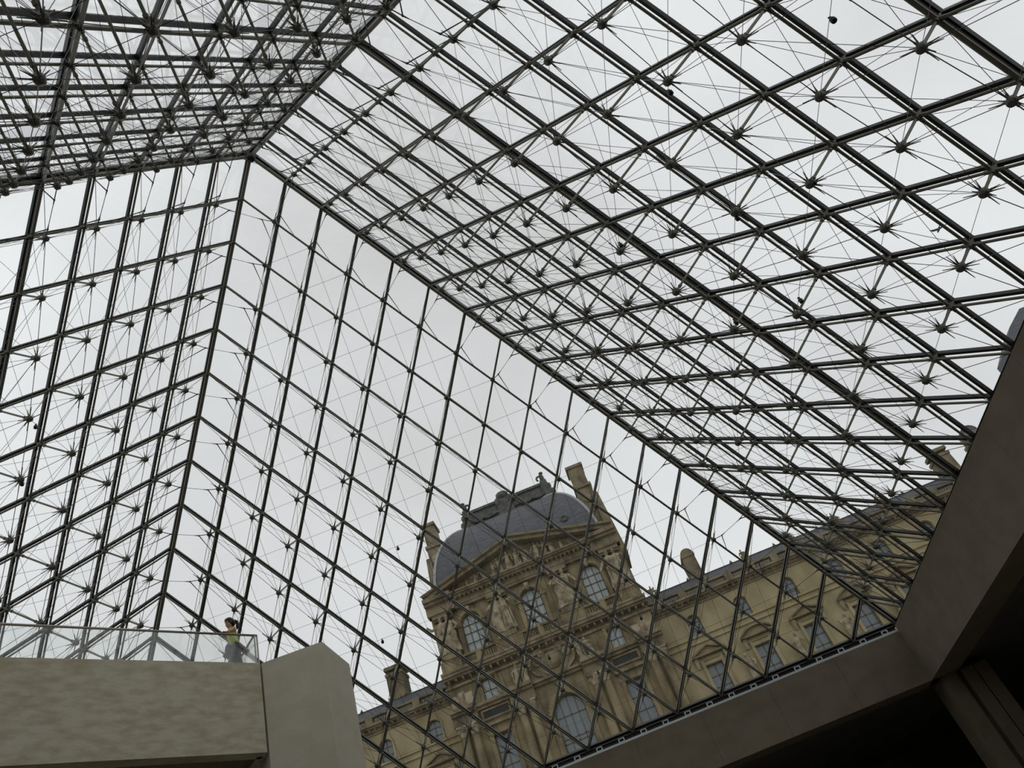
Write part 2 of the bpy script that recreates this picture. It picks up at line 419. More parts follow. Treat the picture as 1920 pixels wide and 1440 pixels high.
q = [E0 - nf * .2 + i2 * .2, EA - nf * .2, V((-16.3, EA.y + .2, 0)), V((-16.3, EB.y, 0)), EB + i2 * .2]
def slab(z0, z1):
    n = len(q); return MB().add([p + V((0, 0, z0)) for p in q] + [p + V((0, 0, z1)) for p in q], [tuple(range(n)), tuple(range(2 * n - 1, n - 1, -1))] + [(i, (i + 1) % n, n + (i + 1) % n, n + i) for i in range(n)])
ob('deck_slab', slab(-.35, 0), M['concrete'], blc)
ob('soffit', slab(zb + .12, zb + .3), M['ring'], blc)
# pier: square on plan, axes with the pyramid
pk = tag(empty('balcony_pier', (-1.15, 1.95, FZ)), 'square concrete pier at the right end of the balcony', 'pier')
bm = MB(); ch = .02
X0, X1, Y0, Y1 = -1.885, -.36, 1.02, 2.86
# front face slightly splayed as seen: left end meets the balcony beam
pts = [(X0, Y0), (X1 - ch, 1.135), (X1, 1.135 + ch), (X1 + .01, Y1), (X0 - .3, Y1), (X0 - .285, 1.25)]
vs = [(x, y, FZ) for x, y in pts] + [(x, y, zt) for x, y in pts]; n = len(pts)
bm.add(vs, [tuple(range(n - 1, -1, -1)), tuple(range(n, 2 * n))] + [(i, (i + 1) % n, n + (i + 1) % n, n + i) for i in range(n)])
ob('shaft', bm, M['pierc'], pk)

# glass balustrade
def balustrade(name, a, b, lab, gap, inw):
    r = tag(empty(name, a + V((0, 0, zt))), lab, 'railing')
    L = (b - a).length; d = (b - a) / L; n = max(1, round(L / 3.1)); zr = 1.075
    off = inw * .08
    for k in range(n):
        p, q = a + d * (k * L / n + gap) + off, a + d * ((k + 1) * L / n - gap) + off
        ob('pane', MB().bar(p + V((0, 0, (zt + zr) / 2 - .02)), q + V((0, 0, (zt + zr) / 2 - .02)), zr - zt, .016, inw), M['railglass'], r)
        if k: ob('shoe', MB().box(*(lambda c: (c.x - .05, c.x + .05, c.y - .05, c.y + .05))(a + d * (k * L / n) + off), zt, zt + .05), M['rail'], r)
    ob('handrail', MB().tube(a + off + V((0, 0, zr)), b + off + V((0, 0, zr)), .028, n=10), M['rail'], r, smooth=True)
    e = a + off
    ob('end_post', MB().bar(e + V((0, 0, zt)), e + V((0, 0, zr)), .03, .03, inw), M['rail'], r)
balustrade('glass_balustrade', E0 + de * -.02, EA, 'glass balustrade with round handrail along the balcony front', .012, -nf)
balustrade('glass_balustrade', E0 + d2 * .05 + i2 * -.02, EB, 'glass balustrade behind the person, leading away from the pier', .012, i2)

# ================================================================ PERSON
def person():
    O = V((-2.50, 0.88, 0.0)) 
    f, l = de.copy(), nf.copy()
    W = lambda a, b, c: O + f * a + l * b + V((0, 0, c))
    root = tag(empty('person', O), 'person in a lime sleeveless top and grey trousers leaning on the handrail', 'person')
    def skin(name, nodes, edges, m, sub=2, rootk=0):
        me = bpy.data.meshes.new(name); keys = list(nodes)
        me.from_pydata([W(*nodes[k][0]) - O for k in keys], [(keys.index(a), keys.index(b)) for a, b in edges], []); me.update()
        me.materials.append(m)
        o = bpy.data.objects.new(name, me); put(o, O, root)
        sm = o.modifiers.new('skin', 'SKIN'); sm.use_smooth_shade = True
        for i, k in enumerate(keys):
            r = nodes[k][1]; r = r if isinstance(r, tuple) else (r, r)
            me.skin_vertices[0].data[i].radius = r
            me.skin_vertices[0].data[i].use_root = (i == rootk)
        ss = o.modifiers.new('sub', 'SUBSURF'); ss.levels = sub; ss.render_levels = sub
        return o
    # body: one continuous figure; leans a little forward, left hand on the rail, right arm trailing back
    N = {
        'pelvis': ((-.03, 0, .90), (.125, .105)), 'waist': ((-.01, 0, 1.06), (.105, .09)), 'chest': ((.03, 0, 1.24), (.125, .10)), 'neckb': ((.055, 0, 1.40), .062),
        'neck': ((.075, 0, 1.46), .048), 'jaw': ((.10, 0, 1.525), (.066, .07)), 'head': ((.095, 0, 1.60), (.082, .085)), 'crown': ((.08, 0, 1.655), .05),
        'chin': ((.165, 0, 1.505), .024), 'nose': ((.192, 0, 1.575), .013),
        'shl': ((.045, .155, 1.37), .058), 'ell': ((.13, .25, 1.235), .042), 'wrl': ((.31, .315, 1.135), .029),
        'shr': ((.03, -.155, 1.37), .058), 'elr': ((-.20, -.19, 1.16), .042), 'wrr': ((-.42, -.17, .96), .029),
        'hipl': ((.0, .09, .86), .098), 'knl': ((.13, .10, .48), .062), 'anl': ((.05, .10, .09), .042), 'tol': ((.22, .11, .035), .036),
        'hipr': ((-.06, -.09, .86), .098), 'knr': ((-.12, -.10, .47), .062), 'anr': ((-.34, -.10, .12), .042), 'tor': ((-.20, -.10, .035), .036),
    }
    Ed = [('pelvis', 'waist'), ('waist', 'chest'), ('chest', 'neckb'), ('neckb', 'neck'), ('neck', 'jaw'), ('jaw', 'head'), ('head', 'crown'), ('jaw', 'chin'), ('head', 'nose'),
          ('chest', 'shl'), ('shl', 'ell'), ('ell', 'wrl'), ('chest', 'shr'), ('shr', 'elr'), ('elr', 'wrr'),
          ('pelvis', 'hipl'), ('hipl', 'knl'), ('knl', 'anl'), ('anl', 'tol'), ('pelvis', 'hipr'), ('hipr', 'knr'), ('knr', 'anr'), ('anr', 'tor')]
    # hands: palm and five fingers each, left one curling over the rail
    def hand(tag_, wr, pd, sd, curl):
        pd, sd, cu = V(pd).normalized(), V(sd).normalized(), V(curl).normalized()
        N['pa' + tag_] = (tuple(V(wr) + pd * .05), (.033, .018)); Ed.append(('wr' + tag_, 'pa' + tag_))
        for k, (s, L) in enumerate(((-.027, .062), (-.009, .075), (.009, .072), (.027, .056))):
            b0 = V(wr) + pd * .085 + sd * s
            N['f%da%s' % (k, tag_)] = (tuple(b0), .0095); N['f%db%s' % (k, tag_)] = (tuple(b0 + pd * L * .5 + cu * L * .2), .0085); N['f%dc%s' % (k, tag_)] = (tuple(b0 + pd * L * .7 + cu * L * .65), .0075)
            Ed.extend([('pa' + tag_, 'f%da%s' % (k, tag_)), ('f%da%s' % (k, tag_), 'f%db%s' % (k, tag_)), ('f%db%s' % (k, tag_), 'f%dc%s' % (k, tag_))])
        t0 = V(wr) + pd * .03 + sd * .035
        N['ta' + tag_] = (tuple(t0), .011); N['tb' + tag_] = (tuple(t0 + pd * .035 + sd * .02 + cu * .015), .0095); Ed.extend([('pa' + tag_, 'ta' + tag_), ('ta' + tag_, 'tb' + tag_)])
    hand('l', N['wrl'][0], (.9, .1, .0), (.1, -.95, .0), (.1, .1, -1))
    hand('r', N['wrr'][0], (-.6, 0, -.8), (-.3, .9, 0), (.5, 0, -.6))
    skin('body', N, Ed, M['skin'], 2)
    # sleeveless top
    T = {'a': ((-.03, 0, .92), (.165, .14)), 'b': ((-.005, 0, 1.08), (.128, .112)), 'c': ((.03, 0, 1.24), (.145, .122)), 'd': ((.045, 0, 1.345), (.135, .095)), 'e': ((.05, 0, 1.395), (.085, .07)),
         'sl': ((.04, .125, 1.375), (.055, .055)), 'sr': ((.03, -.125, 1.375), (.055, .055))}
    skin('sleeveless_top', T, [('a', 'b'), ('b', 'c'), ('c', 'd'), ('d', 'e'), ('d', 'sl'), ('d', 'sr')], M['lime'], 2)
    # loose trousers
    G = {'w': ((-.03, 0, 1.0), (.135, .11)), 'h': ((-.03, 0, .88), (.16, .14)), 'hl': ((.01, .095, .80), .135), 'kl': ((.12, .105, .48), .105), 'al': ((.06, .105, .12), .095),
         'hr': ((-.08, -.09, .80), .135), 'kr': ((-.15, -.10, .47), .115), 'ar': ((-.33, -.10, .15), .095)}
    tr = skin('trousers', G, [('w', 'h'), ('h', 'hl'), ('hl', 'kl'), ('kl', 'al'), ('h', 'hr'), ('hr', 'kr'), ('kr', 'ar')], M['greyc'], 2)
    # dark side stripe down the near leg
    st = MB(); prof = [(.0, .19, .95), (.02, .245, .88), (.03, .268, .79), (.08, .265, .64), (.12, .252, .48), (.10, .24, .30), (.07, .235, .12)]
    for a, b in zip(prof[:-1], prof[1:]): st.bar(W(*a), W(*b), .10, .05, nf)
    s_ = bpy.data.objects.new('side_stripe', st.mesh('side_stripe', M['blackc'], O)); put(s_, O, tr)
    # hip bag bulging in front of the thighs
    hbg = MB().loft([(W(.17, .04, z), f * rx, l * ry) for z, rx, ry in ((.60, .02, .05), (.66, .05, .09), (.80, .07, .10), (.92, .055, .10), (.98, .02, .06))], 12)
    ob('hip_bag', hbg, M['greyc'], root, smooth=True)
    # hair cap and pony tail
    hc = MB(); rings = []
    for t, (fx, z, rx, ry) in enumerate(((-.005, 1.50, .04, .065), (.015, 1.54, .085, .098), (.035, 1.58, .108, .112), (.065, 1.63, .125, .114), (.08, 1.675, .112, .10), (.078, 1.71, .065, .06), (.075, 1.722, .015, .015))):
        rings.append((W(fx, 0, z), f * rx, l * ry))
    hc.loft(rings, 14); h = ob('hair', hc, M['hair'], root, smooth=True)
    pt = MB(); pts = [((-.02, 1.625), .028), ((-.07, 1.655), .034), ((-.115, 1.63), .04), ((-.135, 1.56), .042), ((-.125, 1.48), .036), ((-.105, 1.41), .012)]
    rr = []
    for i, ((a, z), r) in enumerate(pts):
        pv, nx = pts[max(i - 1, 0)][0], pts[min(i + 1, len(pts) - 1)][0]
        t = (f * (nx[0] - pv[0]) + V((0, 0, nx[1] - pv[1]))).normalized(); rr.append((W(a, 0, z), t.cross(l).normalized() * r, l * r))
    pt.loft(rr, 10); ob('pony_tail', pt, M['hair'], h, smooth=True)
    for sd in (-1, 1): ob('eye', MB().ball(W(.168, .035 * sd, 1.595), (.012, .012, .012), 6, 4), M['hair'], root)
    mo = MB().bar(W(.172, -.022, 1.535), W(.172, .022, 1.535), .012, .01, f); ob('mouth', mo, M['skin'], root)
    ear = MB().loft([(W(.075, s, 1.585), f * a, V((0, 0, 1)) * b) for s, a, b in ((.085, .012, .022), (.098, .018, .03), (.103, .006, .012))], 8)
    ob('ear', ear, M['skin'], root)
    sh = []
    for a, b in ((.13, .10), (-.26, -.10)):
        ob('shoe', MB().loft([(W(a, b, z), f * rx, l * ry) for z, rx, ry in ((.0, .13, .045), (.03, .135, .048), (.07, .11, .042), (.10, .05, .038))], 12), M['blackc'], root, smooth=True)
person()

# ================================================================ THE PALACE
def arch_pts(x0, x1, zs, rise, n=10):
    if rise <= 0: return [(x0, zs), (x1, zs)]
    c = (x0 + x1) / 2; h = (x1 - x0) / 2; R = (h * h + rise * rise) / (2 * rise); zc = zs + rise - R; a = math.asin(min(1, h / R))
    if rise > h: a = pi - a
    return [(c - R * sin(a * (1 - 2 * k / n)), zc + R * cos(a * (1 - 2 * k / n))) for k in range(n + 1)]
def wall_cell(b, xl, xr, z0, z1, y, op=None, dep=.45):
    """flat wall piece facing -y with one recessed opening (x0,x1,zbottom,zspring,rise)"""
    def q(p): b.add([(x, y, z) for x, z in p], [(0, 1, 2, 3)])
    if op is None: q([(xl, z0), (xr, z0), (xr, z1), (xl, z1)]); return b
    x0, x1, zb_, zs, rise = op; ap = arch_pts(x0, x1, zs, rise)
    q([(xl, z0), (x0, z0), (x0, z1), (xl, z1)]); q([(x1, z0), (xr, z0), (xr, z1), (x1, z1)])
    if zb_ > z0: q([(x0, z0), (x1, z0), (x1, zb_), (x0, zb_)])
    for p, r in zip(ap[:-1], ap[1:]): q([p, r, (r[0], z1), (p[0], z1)])
    ol = [(x0, zb_)] + ap + [(x1, zb_)]
    for p, r in zip(ol, ol[1:] + ol[:1]): b.add([(p[0], y, p[1]), (r[0], y, r[1]), (r[0], y + dep, r[1]), (p[0], y + dep, p[1])], [(0, 3, 2, 1)])
    return b
def window(parent, x0, x1, zb_, zs, rise, cols, rows, y, fw=.09, pale=False):
    """joinery with real bars; every pane is a sub-part"""
    ap = arch_pts(x0, x1, zs, rise, 16)
    def top(x):
        if rise <= 0: return zs
        for p, r in zip(ap[:-1], ap[1:]):
            if p[0] - 1e-6 <= x <= r[0] + 1e-6 and r[0] > p[0]: return p[1] + (r[1] - p[1]) * (x - p[0]) / (r[0] - p[0])
        return zs
    ztop = zs + max(rise, 0)
    b = MB(); d = .10
    ol = [(x0, zb_)] + ap + [(x1, zb_)]
    for p, r in zip(ol, ol[1:] + ol[:1]): b.bar((p[0], y, p[1]), (r[0], y, r[1]), fw * 1.6, d, (0, 1, 0))
    xs = [x0 + (x1 - x0) * k / cols for k in range(cols + 1)]
    for x in xs[1:-1]: b.box(x - fw / 2, x + fw / 2, y - d / 2, y + d / 2, zb_, top(x))
    for z in rows:
        xa, xb = x0, x1
        if z > zs and rise > 0:
            ins = [p[0] for p in ap if p[1] >= z]; xa, xb = (min(ins), max(ins)) if ins else (x0, x0)
        b.box(xa, xb, y - d / 2, y + d / 2, z - fw / 2, z + fw / 2)
    w = ob('window', b, M['wframe'], parent)
    zz = [zb_] + list(rows) + [ztop + 9]
    for k in range(cols):
        for za, zc in zip(zz[:-1], zz[1:]):
            xa, xb = xs[k] + fw * .3, xs[k + 1] - fw * .3; n = 1 if zc <= zs else 5
            tp = [(xa + (xb - xa) * t / n, min(zc - fw * .3, top(xa + (xb - xa) * t / n) - .02)) for t in range(n, -1, -1)]
            if max(p[1] for p in tp) - za < .12: continue
            tp = [(x, max(z, za + fw * .3)) for x, z in tp]
            ob('pane', MB().poly([(xa, za + fw * .3), (xb, za + fw * .3)] + tp, y + .015, y + .035), M['wglassp' if pale else 'wglass'], w)
    return w
def figure(h, seed=0, lean=0.0, arm=0.6, robe=True):
    """draped stone figure, base at origin, facing -y"""
    r = random.Random(seed); b = MB(); s = h / 1.8
    sw = r.uniform(-.08, .08)
    prof = [(0, .30, .24), (.25, .27, .22), (.6, .22, .19), (.95, .24, .19), (1.12, .19, .15), (1.35, .25, .17), (1.47, .20, .13), (1.53, .07, .07), (1.58, .07, .07)]
    b.loft([((s * (lean * z + sw * sin(z * 2.2)), 0, s * z), (s * a * r.uniform(.92, 1.08), 0, 0), (0, s * c, 0)) for z, a, c in prof], 9)
    hx = s * (lean * 1.68 + sw * sin(3.6))
    b.ball((hx, -.02 * s, s * 1.69), (s * .10, s * .115, s * .14), 8, 5)
    for sd in (-1, 1):
        sx = s * (lean * 1.42 + sd * .23); up = r.uniform(-1, 1) * arm
        e = (sx + sd * s * .18, -s * .12, s * (1.18 + .12 * up)); hn = (sx + sd * s * r.uniform(.0, .35), -s * .26, s * (1.12 + .42 * up))
        b.tube((sx, 0, s * 1.42), e, s * .075, s * .06, n=6); b.tube(e, hn, s * .06, s * .045, n=6); b.ball(hn, s * .05, 5, 3)
    for k in range(4):
        a = r.uniform(-1.1, 1.1); b.tube((s * .22 * sin(a), -s * .17 * cos(a), s * 1.0), (s * .29 * sin(a + .15), -s * .22 * cos(a), s * .02), s * .035, s * .055, n=5)
    return b
def shift(b, d, sc=1.0, lean=None):
    for i, p in enumerate(b.v): b.v[i] = (p[0] * sc + d[0], p[1] * sc + d[1], p[2] * sc + d[2])
    return b
def pediment(parent, cx, hw, z0, rise, y, kind):
    y1 = y + .5; th = .17
    if kind == 'tri':
        pts = [(cx - hw, z0), (cx, z0 + rise), (cx + hw, z0)]
    else:
        pts = arch_pts(cx - hw, cx + hw, z0, rise, 10)
    b = MB().box(cx - hw - .05, cx + hw + .05, y - .42, y1, z0 - .16, z0)
    for p, r in zip(pts[:-1], pts[1:]): b.bar((p[0], y - .0, p[1]), (r[0], y - .0, r[1]), th, .9, (0, 1, 0))
    o = ob('pediment', b, M['stoneb'], parent)
    ob('tympanum', MB().poly([(cx - hw, z0)] + [(cx + hw, z0)] + pts[::-1][1:-1], y - .02, y1), M['stone'], o)
    return o

YW, YP, XC = 62.0, 60.0, 0.95
PL, PRt = XC - 10.9, XC + 10.9
BAL = MB(); 
def baluster_row(parent, x0, x1, z0, z1, y, step=.26):
    b = MB(); n = max(2, int((x1 - x0) / step)); h = z1 - z0
    for k in range(n):
        x = x0 + (k + .5) * (x1 - x0) / n
        b.loft([((x, y, z0 + h * t), (r, 0, 0), (0, r, 0)) for t, r in ((0, .07), (.12, .05), (.35, .09), (.6, .05), (.9, .045), (1, .07))], 5)
    return ob('balusters', b, M['stoneb'], parent, kind='stuff')
def modillions(parent, x0, x1, z0, z1, y0, y1, step=.62, w=.2):
    b = MB(); n = int((x1 - x0) / step)
    for k in range(n):
        x = x0 + (k + .5) * (x1 - x0) / n; b.hexa([(x - w / 2, y0 + .1, z0 + .12), (x + w / 2, y0 + .1, z0 + .12), (x + w / 2, y1, z0), (x - w / 2, y1, z0), (x - w / 2, y0, z1), (x + w / 2, y0, z1), (x + w / 2, y1, z1), (x - w / 2, y1, z1)])
    return ob('modillions', b, M['carved'], parent, kind='stuff')
def cornice(parent, x0, x1, prof, m='stoneb', name='cornice'):
    b = MB()
    for (z0, z1, yf, yb) in prof: b.box(x0, x1, yf, yb, z0, z1)
    return ob(name, b, M[m], parent)

def wing(name, x0, x1, bays, stat, piers, lab, chims, par):
    r = tag(empty(name, ((x0 + x1) / 2, 68, 0)), lab, 'building')
    ob('core', MB().box(x0, x1, YW + .6, 75, -.3, 22), M['stone'], r)
    edges = [x0] + [(a + b) / 2 for a, b in zip(bays[:-1], bays[1:])] + [x1]
    wb = MB(); wall_cell(wb, x0, x1, -.3, 9.9, YW); 
    for k, c in enumerate(bays):
        wall_cell(wb, edges[k], edges[k + 1], 9.9, 16.75, YW, (c - .85, c + .85, 10.5, 14.5, 0), .5)
        wall_cell(wb, edges[k], edges[k + 1], 17.45, 20.55, YW, (c - .68, c + .68, 17.5, 19.15, .5), .5)
    ob('wall', wb, M['stone'], r)
    cornice(r, x0, x1, [(16.72, 16.92, YW - .18, YW + .6), (16.92, 17.3, YW - .06, YW + .6), (17.3, 17.48, YW - .25, YW + .6)], 'stone', 'string_course')
    cornice(r, x0, x1, [(9.5, 9.9, YW - .3, YW + .6), (9.9, 10.3, YW - .12, YW + .1)], 'stone', 'string_course')
    cornice(r, x0, x1, [(20.45, 20.7, YW - .12, YW + .6), (20.95, 21.12, YW - .7, YW + .8), (21.12, 21.35, YW - .9, YW + .8), (20.7, 20.97, YW - .3, YW + .7)])
    modillions(r, x0, x1, 20.72, 20.95, YW - .6, YW - .2, .62, .16)
    ob('balustrade_plinth', MB().box(x0, x1, YW - .5, YW + .1, 21.35, 21.5), M['stoneb'], r)
    ob('balustrade_rail', MB().box(x0, x1, YW - .5, YW + .05, 22.08, 22.24), M['stoneb'], r)
    ps = sorted(piers); cuts = [x0] + ps + [x1]
    for p in ps: ob('balustrade_pier', MB().box(p - .38, p + .38, YW - .55, YW + .12, 21.36, 22.32), M['stoneb'], r)
    for a, b_ in zip(cuts[:-1], cuts[1:]):
        if b_ - a > 1: baluster_row(r, a + .4, b_ - .4, 21.5, 22.08, YW - .22)
    # slate mansard behind the balustrade
    sb = MB(); sb.hexa([(x0, YW + .9, 22.0), (x1, YW + .9, 22.0), (x1, 75, 22.0), (x0, 75, 22.0), (x0, 66.0, 24.72), (x1, 66.0, 24.72), (x1, 72, 24.72), (x0, 72, 24.72)])
    rf = ob('roof', sb, M['slated'], r)
    ob('ridge_roll', MB().tube((x0, 66, 24.72), (x1, 66, 24.72), .10, n=8), M['lead'], rf)
    for c in bays: ob('ridge_finial', MB().loft([((c + 2.0, 66, 24.72 + z), (q, 0, 0), (0, q, 0)) for z, q in ((0, .16), (.12, .2), (.25, .1), (.42, .03))], 6), M['lead'], rf)
    for k, c in enumerate(bays):
        window(r, c - .85, c + .85, 10.5, 14.5, 0, 2, [11.3, 12.35, 13.4], YW + .35, .10)
        window(r, c - .68, c + .68, 17.5, 19.15, .5, 2, [18.2, 18.95], YW + .35, .08)
        pediment(r, c, 1.72, 15.5, .78, YW - .25, 'tri' if (k + par) % 2 == 0 else 'seg')
        b = MB()
        for sd in (-1, 1):
            b.box(c + sd * .85 - (.02 if sd > 0 else .30), c + sd * .85 + (.30 if sd > 0 else .02), YW - .16, YW + .05, 10.3, 15.0)
        b.box(c - 1.15, c + 1.15, YW - .18, YW + .05, 14.52, 14.85); b.box(c - 1.5, c + 1.5, YW - .10, YW + .05, 14.95, 15.3)
        ob('window_surround', b, M['stone'], r)
        for sd in (-1, 1):
            ob('console', MB().hexa([(c + sd * 1.5 - .16, YW - .1, 14.4), (c + sd * 1.5 + .16, YW - .1, 14.4), (c + sd * 1.5 + .16, YW + .05, 14.4), (c + sd * 1.5 - .16, YW + .05, 14.4),
                              (c + sd * 1.5 - .2, YW - .45, 15.32), (c + sd * 1.5 + .2, YW - .45, 15.32), (c + sd * 1.5 + .2, YW + .05, 15.32), (c + sd * 1.5 - .2, YW + .05, 15.32)]), M['carved'], r)
        ap = arch_pts(c - .82, c + .82, 19.15, .62, 10); b = MB()
        for p, q in zip(ap[:-1], ap[1:]): b.bar((p[0], YW - .02, p[1]), (q[0], YW - .02, q[1]), .2, .16, (0, 1, 0))
        for sd in (-1, 1): b.box(c + sd * .8 - .1, c + sd * .8 + .1, YW - .1, YW + .06, 17.5, 19.2)
        ob('window_surround', b, M['stone'], r)
    for k, sx in enumerate(stat):
        fg = shift(figure(2.9, 30 + k, arm=.9), (sx, YW - .55, 11.2)); f_ = ob('niche_statue', fg, M['carved'], r)
        ob('corbel', MB().hexa([(sx - .2, YW - .35, 10.4), (sx + .2, YW - .35, 10.4), (sx + .2, YW, 10.4), (sx - .2, YW, 10.4), (sx - .5, YW - .95, 11.2), (sx + .5, YW - .95, 11.2), (sx + .5, YW, 11.2), (sx - .5, YW, 11.2)]), M['stoneb'], f_)
    for (cx, w, top_, rnd) in chims:
        b = MB().box(cx - w / 2, cx + w / 2, 67, 69.4, 22.2, top_ - 1.1)
        b.box(cx - w / 2 - .12, cx + w / 2 + .12, 66.88, 69.5, 25.2, 25.5)
        b.box(cx - w / 2 - .08, cx + w / 2 + .08, 66.9, 69.5, top_ - 1.1, top_ - .75)
        c_ = ob('chimney', b, M['stoneb'], r)
        if rnd: ob('chimney_cap', MB().poly(arch_pts(cx - w / 2, cx + w / 2, top_ - .75, .7, 8)[::-1] if False else [(cx - w / 2, top_ - .76), (cx + w / 2, top_ - .76)] + arch_pts(cx - w / 2, cx + w / 2, top_ - .75, .7, 8)[::-1], 66.95, 69.45), M['stoneb'], c_)
        else: ob('chimney_cap', MB().box(cx - w / 2 - .1, cx + w / 2 + .1, 66.9, 69.5, top_ - .4, top_), M['stoneb'], c_)
    return r

RB = [15.6 + 5.15 * k for k in range(9)]
SX = [13.15 + 5.17 * k for k in range(9)]
wing('palace_wing', PRt + .02, 60.0, RB, [c - 2.15 for c in RB[1:]], SX + [x + 2.58 for x in SX], 'long stone palace wing with pedimented windows right of the domed pavilion',
     [(18.95, 1.45, 28.9, True), (50.4, 1.7, 28.7, False)], 0)
LB = [-12.65 - 5.2 * k for k in range(4)][::-1]
wing('palace_wing', -34.0, PL - .02, LB, [c + 2.6 for c in LB[:-1]], [-11.2, -13.8, -16.4, -19.0, -21.6, -24.2], 'low stretch of the stone palace wing left of the domed pavilion', [(-17.0, 1.9, 29.0, False)], 1)

# rooftop statues on the balustrade piers
ORD = ('nearest the domed pavilion', 'beside the tall round-topped chimney', 'third from the domed pavilion', 'fourth from the pavilion', 'fifth from the domed pavilion', 'sixth from the domed pavilion')
for k, x in enumerate(SX[:6]):
    t = tag(empty('rooftop_statue', (x, YW - .2, 22.32)), 'stone statue group on the wing balustrade, ' + ORD[k], 'statue', 'statues along the wing roofline')
    ob('plinth', MB().box(x - .45, x + .45, YW - .6, YW + .2, 22.32, 22.5), M['stoneb'], t)
    ob('standing_figure', shift(figure(1.55, 50 + k, .1, .9), (x - .26, YW - .2, 22.5)), M['stoneb'], t)
    ob('seated_figure', shift(figure(1.2, 70 + k, -.15, .8), (x + .28, YW - .25, 22.5), 1.0), M['stoneb'], t)

